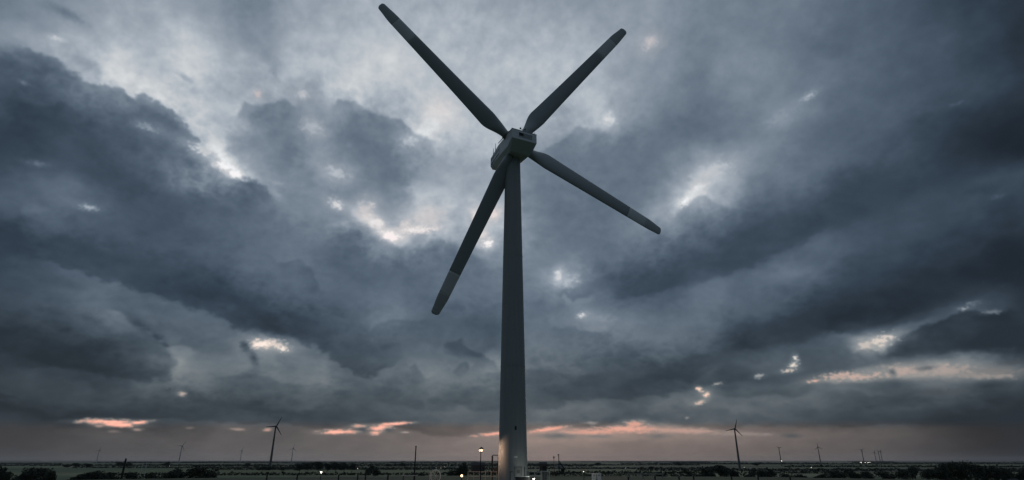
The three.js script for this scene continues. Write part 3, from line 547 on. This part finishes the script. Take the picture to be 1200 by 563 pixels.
{
  const t = thing('hoop_frame', 'round grey steel hoop frame with criss-cross bars standing on the grass', 'frame', -9.95, 0, -80), g = mat(0.78, 0.8, 0.78, 0.5);
  part('hoop', new THREE.TorusGeometry(0.62, 0.055, 10, 40).scale(1, 1.18, 1).translate(0, 1.36, 0), g, t);
  for (let i = 0; i < 5; i++) { const a = (i / 5) * Math.PI + 0.4; part('cross_bar', rod(V(Math.cos(a) * 0.6, 1.36 + Math.sin(a) * 0.7, 0.01 * i), V(-Math.cos(a) * 0.6, 1.36 - Math.sin(a) * 0.7, 0.01 * i), 0.02, 0.02, 6), g, t); }
  part('finial', [rod(V(0.02, 2.1, 0), V(0.02, 2.36, 0), 0.03), new THREE.SphereGeometry(0.06, 10, 8).translate(0.02, 2.38, 0)], g, t);
  part('leg', [rod(V(-0.42, 0, 0), V(-0.4, 0.9, 0), 0.05)], g, t); part('leg', [rod(V(0.42, 0, 0), V(0.4, 0.9, 0), 0.05)], g, t); part('side_post', rod(V(-0.74, 0, 0.05), V(-0.72, 1.9, 0.05), 0.05), g, t);
}
{
  const t = thing('loading_boom', 'thin dark mast with a slanting conveyor boom beyond the gate', 'conveyor', 11.55, ground(11.55, -150), -150);
  part('mast', rod(V(0, -0.1, 0), V(0, 5.0, 0), 0.13, 0.09), black, t); part('mast_head', box(0.5, 0.12, 0.12, -0.08, 4.8, 0), black, t);
  part('boom', [rod(V(-0.05, 3.45, 0), V(1.95, 0.95, 0), 0.1, 0.05), rod(V(0.1, 2.9, 0), V(1.95, 0.95, 0), 0.06), ...[0.15, 0.35, 0.55, 0.75].map((k) => rod(V(lerp(-0.05, 1.95, k), lerp(3.45, 0.95, k), 0), V(lerp(0.1, 1.95, k + 0.1), lerp(2.9, 0.95, k + 0.1), 0), 0.035))], black, t);
  part('hopper', box(0.9, 0.8, 0.8, 0.9, 1.35, 0.0, 0.05), black, t); part('leg', rod(V(0.9, -0.1, 0), V(0.9, 1.0, 0), 0.08), black, t);
}
{
  const t = thing('slim_pole', 'short thin reddish pole next to the conveyor mast', 'pole', 10.35, ground(10.35, -150), -150);
  part('pole', rod(V(0, -0.1, 0), V(0, 4.4, 0), 0.06, 0.05), mat(0.16, 0.06, 0.05, 0.7), t); part('top_box', box(0.3, 0.5, 0.2, 0, 4.2, 0, 0.02), mat(0.16, 0.06, 0.05, 0.7), t);
}
{
  const t = thing('timber_barrier', 'low pale timber barrier at the edge of the grass', 'barrier', 26.2, ground(26.2, -121), -121), w = mat(0.34, 0.33, 0.30, 0.85);
  for (const x of [-3.1, -0.4, 2.0, 3.5]) part('post', box(0.24, 0.92, 0.2, x, 0.42, 0, 0.015), w, t);
  part('rail', box(5.2, 0.2, 0.1, -0.9, 0.8, 0.155, 0.012), w, t); part('rail', box(1.9, 0.2, 0.1, 2.75, 0.8, 0.155, 0.012), w, t);
}
const postWood = mat(0.05, 0.045, 0.04, 0.95);
function wireFence(label, xs, z, h) {
  const c = (xs[0] + xs[xs.length - 1]) / 2, t = thing('wire_fence', label, 'fence', c, 0, z), rnd = rng(Math.round(c * 7 + 900));
  for (const x of xs) { const k = 0.9 + rnd() * 0.2, l = (rnd() - 0.5) * 0.12; part('post', rod(V(x - c, -0.05, 0), V(x - c + l, h * k, (rnd() - 0.5) * 0.1), 0.11, 0.095, 9), postWood, t); }
  for (const y of [0.45, 0.85, 1.2]) { const g = []; for (let i = 0; i + 1 < xs.length; i++) { const m = 6; for (let j = 0; j < m; j++) { const f = (u) => V(lerp(xs[i], xs[i + 1], u) - c, y - 0.05 * Math.sin(u * Math.PI), 0.12); g.push(rod(f(j / m), f((j + 1) / m), 0.008, 0.008, 4)); } } part('wire', g, steel, t); }
}
wireFence('weathered post and wire fence beside the trestle board', [-33.5, -29.4, -23.7, -21.1, -20.0, -17.0], -84, 1.55);
wireFence('weathered post and wire fence beyond the white cabinet', [15.9, 19.5, 22.8, 24.8, 30.0, 33.6, 38.0], -84, 1.2);
{
  const pale = mat(0.6, 0.6, 0.56, 0.6);
  for (const x of [-388, -383.5]) { const t = thing('pale_pole', 'slim pale pole, one of a pair standing on the plain', 'pole', x, ground(x, -640), -640, 0, 'pair of pale poles on the plain'); part('pole', rod(V(0, -0.2, 0), V(0, x < -386 ? 13.0 : 13.8, 0), 0.4, 0.28, 12), pale, t); part('cap', new THREE.CylinderGeometry(0.34, 0.34, 0.3, 12).translate(0, x < -386 ? 13.1 : 13.9, 0), pale, t); }
}

// ------------------------------------------------------------------ farm buildings far out on the plain
function barn(label, x, z, w, d, hw, hr, wall, roof, turn) {
  const y = ground(x, z), t = thing('farm_building', label, 'building', x, y, z, turn);
  part('wall', box(w, hw + 0.4, d, 0, hw / 2 - 0.2, 0), wall, t);
  const s = new THREE.Shape([new THREE.Vector2(-d / 2 - 0.5, 0), new THREE.Vector2(d / 2 + 0.5, 0), new THREE.Vector2(0, hr)]);
  part('roof', new THREE.ExtrudeGeometry(s, { depth: w + 1, bevelEnabled: false }).translate(0, 0, -w / 2 - 0.5).rotateY(Math.PI / 2).translate(0, hw + 0.003, 0), roof, t);
  for (let i = 0; i < 3; i++) part('window', box(w * 0.08, hw * 0.25, 0.1, -w * 0.3 + i * w * 0.22, hw * 0.55, d / 2 + 0.03), black, t);
  part('door', box(w * 0.14, hw * 0.72, 0.12, w * 0.36, hw * 0.36, d / 2 + 0.03), dark, t);
  return t;
}
const brick = mat(0.09, 0.06, 0.05, 0.9), slate = mat(0.035, 0.037, 0.042, 0.8), paleWall = mat(0.5, 0.5, 0.47, 0.8);
barn('long dark farm building with low wing behind the street lamp', -50, -900, 20, 10, 9.6, 3.5, brick, slate, 0.05);
barn('dark farm shed on the plain beyond the control cabinet', 51, -1000, 12, 9, 10.5, 3, brick, slate, -0.05);
barn('small pale farmhouse at the edge of the dark tree belt', 252, -310, 6, 5, 4.2, 2.6, paleWall, slate, 0.3);
barn('low pale greenhouse block in front of the far turbine', 415, -1230, 30, 14, 3.2, 2.0, paleWall, slate, 0.1);
barn('white barn far out among the hedgerows', 118, -1500, 18, 10, 6, 3, paleWall, slate, -0.1);

// ------------------------------------------------------------------ far turbines
const FT = [
  '-455.8 -1150.0 77.5 19.7 66',
  '466.0 -1250.0 77.8 19.7 72',
  '-1422.6 -2600.0 75.6 22.9 60',
  '-869.7 -2400.0 61.4 17.9 80',
  '-2730.2 -4000.0 81.6 21.7 80',
  '-1698.3 -3800.0 75.8 20.6 70',
  '883.9 -2000.0 55.0 9.5 20',
  '1064.2 -2100.0 59.8 14.2 95',
  '1503.3 -2600.0 58.4 11.3 40',
  '1735.9 -2900.0 53.8 11.8 80',
  '1815.7 -3000.0 59.1 12.2 10',
  '1826.4 -3000.0 59.9 12.2 60',
].map((l) => l.split(' ').map(Number));
{
  const darkGrey = mat(0.12, 0.125, 0.13, 0.5), hazedGrey = mat(0.5, 0.51, 0.52, 0.5);  // paler grey carries distance haze in its colour for the faintest turbines
  const labels = ['tall dark three-bladed turbine beyond the field with the brilliant lamp', 'tall dark three-bladed turbine rising behind the round dark bush', 'slender hazy three-bladed turbine beyond the thicket', 'slender hazy three-bladed turbine close to a taller dark one', 'faint tiny turbine above the far village lights', 'faint tiny turbine standing alone in the haze', 'small dark turbine with a bright yard light at its foot', 'small dark turbine standing alone past the lit yard light', 'small far turbine just above the lit yard', ...Array(3).fill('tiny far turbine in the close group past the lit yard')];
  FT.forEach(([x, z, h, bl, ph], i) => {
    const t = thing('far_wind_turbine', labels[i], 'wind turbine', x, ground(x, z), z, Math.atan2(-x, -z) + 0.25, i > 8 ? 'tight group of far turbines' : null), k = h / 62, grey = i > 1 && i < 6 ? hazedGrey : darkGrey;
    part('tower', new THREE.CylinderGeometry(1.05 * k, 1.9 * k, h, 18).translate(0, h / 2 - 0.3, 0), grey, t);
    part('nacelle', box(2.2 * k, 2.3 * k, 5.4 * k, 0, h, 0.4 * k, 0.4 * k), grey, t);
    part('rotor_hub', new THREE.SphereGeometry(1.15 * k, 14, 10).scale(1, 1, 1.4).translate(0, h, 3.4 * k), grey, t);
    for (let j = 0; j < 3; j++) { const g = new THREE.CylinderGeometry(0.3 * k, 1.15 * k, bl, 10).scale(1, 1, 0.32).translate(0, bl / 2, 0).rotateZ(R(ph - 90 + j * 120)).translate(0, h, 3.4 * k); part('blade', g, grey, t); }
  });
}

// ------------------------------------------------------------------ trees, bushes, hedges
const leafMat = [mat(0.034, 0.046, 0.026, 0.95), mat(0.028, 0.040, 0.026, 0.95), mat(0.042, 0.050, 0.030, 0.95)], bark = mat(0.04, 0.034, 0.028, 0.95);
for (const m of leafMat) m.side = THREE.DoubleSide;
function leaves(list) {   // list of [centre, size]: small tilted leaf sprays, two triangles each
  const p = new Float32Array(list.length * 18), rnd = rng(list.length * 31 + 7); let k = 0;
  for (const [c, s] of list) {
    const a = V(rnd() - 0.5, rnd() - 0.5, rnd() - 0.5).normalize(), b = V(rnd() - 0.5, rnd() - 0.5, rnd() - 0.5).cross(a).normalize(), u = s * (0.7 + rnd() * 0.6), v = s * (0.4 + rnd() * 0.5);
    const q = [c.clone().addScaledVector(a, -u), c.clone().addScaledVector(b, v * 0.9), c.clone().addScaledVector(a, u), c.clone().addScaledVector(b, -v)];
    for (const i of [0, 1, 2, 0, 2, 3]) { p[k++] = q[i].x; p[k++] = q[i].y; p[k++] = q[i].z; }
  }
  const g = new THREE.BufferGeometry(); g.setAttribute('position', new THREE.BufferAttribute(p, 3)); g.computeVertexNormals(); return g;
}
function crown(seed, n, lobes, leaf) {
  const rnd = rng(seed), L = [];
  for (let i = 0; i < lobes; i++) { const a = rnd() * 6.283, r = i === 0 ? 0 : 0.12 + rnd() * 0.2, y = i === 0 ? 0.66 : 0.34 + rnd() * 0.42; L.push([Math.cos(a) * r, y, Math.sin(a) * r, 0.15 + rnd() * 0.14, 0.13 + rnd() * 0.12]); }
  const list = [];
  for (let i = 0; i < n; i++) { const l = L[Math.floor(rnd() * lobes)], d = V(rnd() - 0.5, rnd() - 0.5, rnd() - 0.5).normalize(), k = Math.pow(rnd(), 0.38) * (1 + (rnd() < 0.08 ? 0.22 : 0)); const q = V(l[0] + d.x * l[3] * k, l[1] + d.y * l[4] * k, l[2] + d.z * l[3] * k); q.y = Math.min(q.y, 0.97); list.push([q, leaf * (0.7 + rnd() * 0.6)]); }
  let top = 0, wide = 0; for (const [q] of list) { top = Math.max(top, q.y); wide = Math.max(wide, Math.hypot(q.x, q.z)); }
  for (const [q] of list) { q.y *= 1 / top; q.x *= 0.5 / wide; q.z *= 0.5 / wide; }
  return leaves(list);
}
const CROWNS = [[3, 1500, 9], [8, 1400, 7], [15, 1600, 12], [21, 1300, 6], [34, 1500, 10], [55, 1500, 8]].map(([s, n, l]) => crown(s, n, l, 0.036));
const TRUNKS = [1, 2, 3].map((s) => { const rnd = rng(s * 91), g = [rod(V(0, -0.04, 0), V(0.01, 0.34, 0), 0.034, 0.022, 8)]; for (let i = 0; i < 5; i++) { const a = i * 1.3 + rnd(), b = V(0.01, 0.26 + rnd() * 0.1, 0), m = V(Math.cos(a) * 0.11, 0.46 + rnd() * 0.08, Math.sin(a) * 0.11); g.push(rod(b, m, 0.016, 0.01, 6), rod(m, V(Math.cos(a) * 0.22, 0.62 + rnd() * 0.18, Math.sin(a) * 0.22), 0.01, 0.004, 5)); } return join(g); });
const TREES = [
  '-249.5 -300.0 13.5 12.6',
  '-254.2 -320.0 10.9 10.7',
  '-255.7 -330.0 12.3 15.7',
  '-232.3 -310.0 10.6 8.6',
  '-231.9 -330.0 9.5 11.9',
  '-231.1 -340.0 10.2 14.2',
  '-208.5 -320.0 10.1 10.7',
  '-204.5 -330.0 9.9 11.9',
  '-199.7 -340.0 9.3 11.4',
  '-201.6 -360.0 9.9 11.0',
  '-205.7 -380.0 11.1 12.7',
  '-196.5 -380.0 12.5 15.9',
  '-182.7 -370.0 11.2 12.4',
  '-277.5 -800.0 11.7 17.9',
  '-273.3 -820.0 13.7 20.7',
  '-253.2 -800.0 14.3 20.2',
  '-250.9 -830.0 12.6 13.9',
  '-236.5 -820.0 14.0 18.4',
  '-227.9 -830.0 14.5 16.3',
  '-222.4 -850.0 12.6 14.3',
  '-367.0 -900.0 7.8 17.6',
  '-351.9 -900.0 7.8 20.1',
  '-346.7 -920.0 6.4 15.4',
  '-140.6 -600.0 8.7 8.4',
  '-125.1 -560.0 9.8 10.9',
  '-206.3 -900.0 10.1 12.6',
  '-43.8 -300.0 9.0 5.8',
  '-26.0 -300.0 12.0 6.7',
  '-23.9 -310.0 13.6 7.8',
  '-33.1 -330.0 11.1 5.5',
  '85.3 -350.0 9.6 7.8',
  '87.2 -330.0 9.1 6.4',
  '134.9 -420.0 11.7 14.1',
  '143.8 -420.0 12.5 16.4',
  '154.7 -430.0 10.0 10.8',
  '183.8 -450.0 9.1 10.0',
  '194.5 -460.0 10.2 11.6',
  '155.9 -400.0 8.8 8.9',
  '169.1 -380.0 8.1 10.6',
  '179.6 -380.0 7.6 11.6',
  '190.3 -380.0 8.1 11.6',
  '211.7 -400.0 9.3 13.4',
  '227.6 -410.0 10.2 12.6',
  '242.8 -420.0 9.0 12.9',
  '242.4 -400.0 9.3 13.4',
  '266.4 -420.0 9.5 12.9',
  '295.5 -450.0 11.8 11.3',
  '284.1 -420.0 10.1 11.7',
  '264.6 -380.0 13.0 12.8',
  '271.4 -380.0 14.5 12.8',
  '241.4 -330.0 15.3 13.9',
  '271.8 -360.0 13.2 12.1',
  '285.5 -370.0 13.1 11.4',
  '284.2 -360.0 12.7 12.1',
  '291.3 -360.0 11.3 10.0',
  '290.1 -350.0 10.0 9.8',
  '-945.3 -1300.0 8.7 21.8',
  '-927.8 -1300.0 11.2 25.5',
  '-917.9 -1320.0 10.3 25.9',
  '-833.7 -1300.0 12.9 21.8',
  '-815.7 -1300.0 13.7 18.2',
  '-792.1 -1400.0 13.6 19.6',
  '-650.7 -1500.0 10.6 16.8',
  '227.6 -1000.0 6.9 11.2',
  '683.1 -1700.0 12.2 33.3',
  '224.0 -1600.0 11.3 22.4',
  '464.2 -1700.0 12.6 21.4',
  '84.0 -1500.0 10.6 16.8',
  '-304.2 -1500.0 8.6 18.9',
  '-272.9 -1500.0 10.6 21.0',
].map((l) => l.split(' ').map(Number));
TREES.forEach(([x, z, h, w], i) => {
  const kind = z < -1200 ? 'far' : x < -90 && z > -400 ? 'left' : x < -15 && z < -700 ? 'mid' : x > 90 && z > -480 ? 'right' : Math.abs(x) < 100 && z > -350 && x < 0 ? 'site' : 'plain';
  const [label, group] = { far: ['small dark tree on the far plain near the horizon', 'trees on the far plain'], left: ['dark leafy tree in the thicket around the telegraph pole', 'thicket around the telegraph pole'], mid: ['dark round-headed tree in the clumps behind the brilliant lamp', 'tree clumps behind the brilliant lamp'], right: ['dark leafy tree in the thick belt below the far lit yard', 'thick dark tree belt'], site: ['dark bushy tree on the slope behind the bollard lamp', 'bushy trees on the slope'], plain: ['dark rounded tree standing among the open fields', 'trees among the open fields'] }[kind];
  const tall = i >= 0 && x > 230 && z > -340 && h > 12;
  const t = thing('tree', tall ? 'tallest tree of the dark belt, its crown reaching the horizon' : label, 'tree', x, ground(x, z), z, (i * 2.4) % 6.28, tall ? null : group);
  const c = part('crown', CROWNS[i % CROWNS.length], leafMat[i % 3], t), tr = part('trunk', TRUNKS[i % 3], bark, t);
  c.scale.set(w * 1.12, h, w * 1.12); tr.scale.set(h, h, h);
});
function hedge(label, group, pts, h, th, seed, leaf = 0.3, dens = 1) {
  const rnd = rng(seed), list = [], a = pts[0], b = pts[1], L = Math.hypot(b[0] - a[0], b[1] - a[1]), n = Math.min(9000, Math.round(((L * h) / (leaf * leaf)) * 1.7 * dens)), ux = (b[0] - a[0]) / L, uz = (b[1] - a[1]) / L, cx = (a[0] + b[0]) / 2, cz = (a[1] + b[1]) / 2, cy = ground(cx, cz);
  for (let i = 0; i < n; i++) { const s = rnd() * L, x = a[0] + ux * s, z = a[1] + uz * s, prof = h * (0.72 + 0.34 * N2(s / (h * 3.2) + seed, seed) + 0.16 * N2(s / h, seed + 9)), y = Math.pow(rnd(), 0.75) * Math.max(0.25 * h, prof), o = (rnd() - 0.5) * th; list.push([V(x - uz * o - cx, ground(x, z) - cy + y, z + ux * o - cz), leaf * (0.7 + rnd() * 0.7)]); }
  const t = thing('hedge', label, 'hedge', cx, cy, cz, 0, group); part('foliage', leaves(list), leafMat[seed % 3], t);
  const st = []; for (let s = h; s < L; s += Math.max(h * 2.5, L / 30)) { const x = a[0] + ux * s, z = a[1] + uz * s; st.push(rod(V(x - cx, ground(x, z) - cy - 0.1, z - cz), V(x - cx + 0.1 * h, ground(x, z) - cy + h * 0.5, z - cz), 0.05 * h, 0.025 * h, 5)); } part('stem', st, bark, t);
}
hedge('long low dark hedge behind the white cabinet and timber barrier', null, [[7, -141], [46, -139]], 0.85, 1.4, 4, 0.11, 0.8);
hedge('dark hedge running below the tree belt past the timber barrier', null, [[60, -215], [150, -260]], 5.2, 4, 5, 0.34);
hedge('dark hedge under the right-hand tree belt', null, [[150, -262], [290, -300]], 7.6, 5, 6, 0.45);
hedge('dark overgrown hedge below the telegraph pole thicket', null, [[-300, -290], [-120, -270]], 6.4, 5, 7, 0.45);
hedge('rough dark hedge along the slope behind the wire fence', null, [[-120, -285], [-20, -270]], 4.4, 3, 8, 0.36);
{
  const rnd = rng(404);
  for (let i = 0; i < 17; i++) { const D = 700 * Math.pow(6.5, i / 16), half = D * 0.98, x0 = (rnd() * 2 - 1) * half, L = D * (0.25 + rnd() * 0.55), tilt = (rnd() - 0.5) * 0.12; hedge('dark hedgerow dividing the far fields of the plain', 'hedgerows dividing the far fields', [[x0 - L / 2, -D - (tilt * L) / 2], [x0 + L / 2, -D + (tilt * L) / 2]], 2.2 + rnd() * 2.6 + D / 1100, 4 + rnd() * 4, 20 + i, 0.75 + D / 1500, 1.1); }
  // far woods that read as one dark line under the horizon
  const list = []; for (let k = 0; k < 16; k++) { const D = 4200 + rnd() * 5200, x0 = (rnd() * 2 - 1) * D * 0.95, L = D * (0.06 + rnd() * 0.16), h = 9 + rnd() * 6; for (let j = 0; j < 700; j++) { const s = (rnd() - 0.5) * L; list.push([V(x0 + s, -12 + Math.pow(rnd(), 0.7) * h * (0.8 + 0.25 * N2(s / 60 + k, k)), -D + (rnd() - 0.5) * 120), 4.2]); } }
  const m = shadows(new THREE.Mesh(leaves(list), leafMat[1])); m.name = 'far_woods'; m.userData = { kind: 'stuff', label: 'dark line of far-off woods under the horizon', category: 'woods' }; scene.add(m);
}

// ------------------------------------------------------------------ haze over the plain
scene.fog = new THREE.FogExp2(new THREE.Color().setRGB(0.86, 0.93, 1.0), 0.00003);

renderer.render(scene, camera);
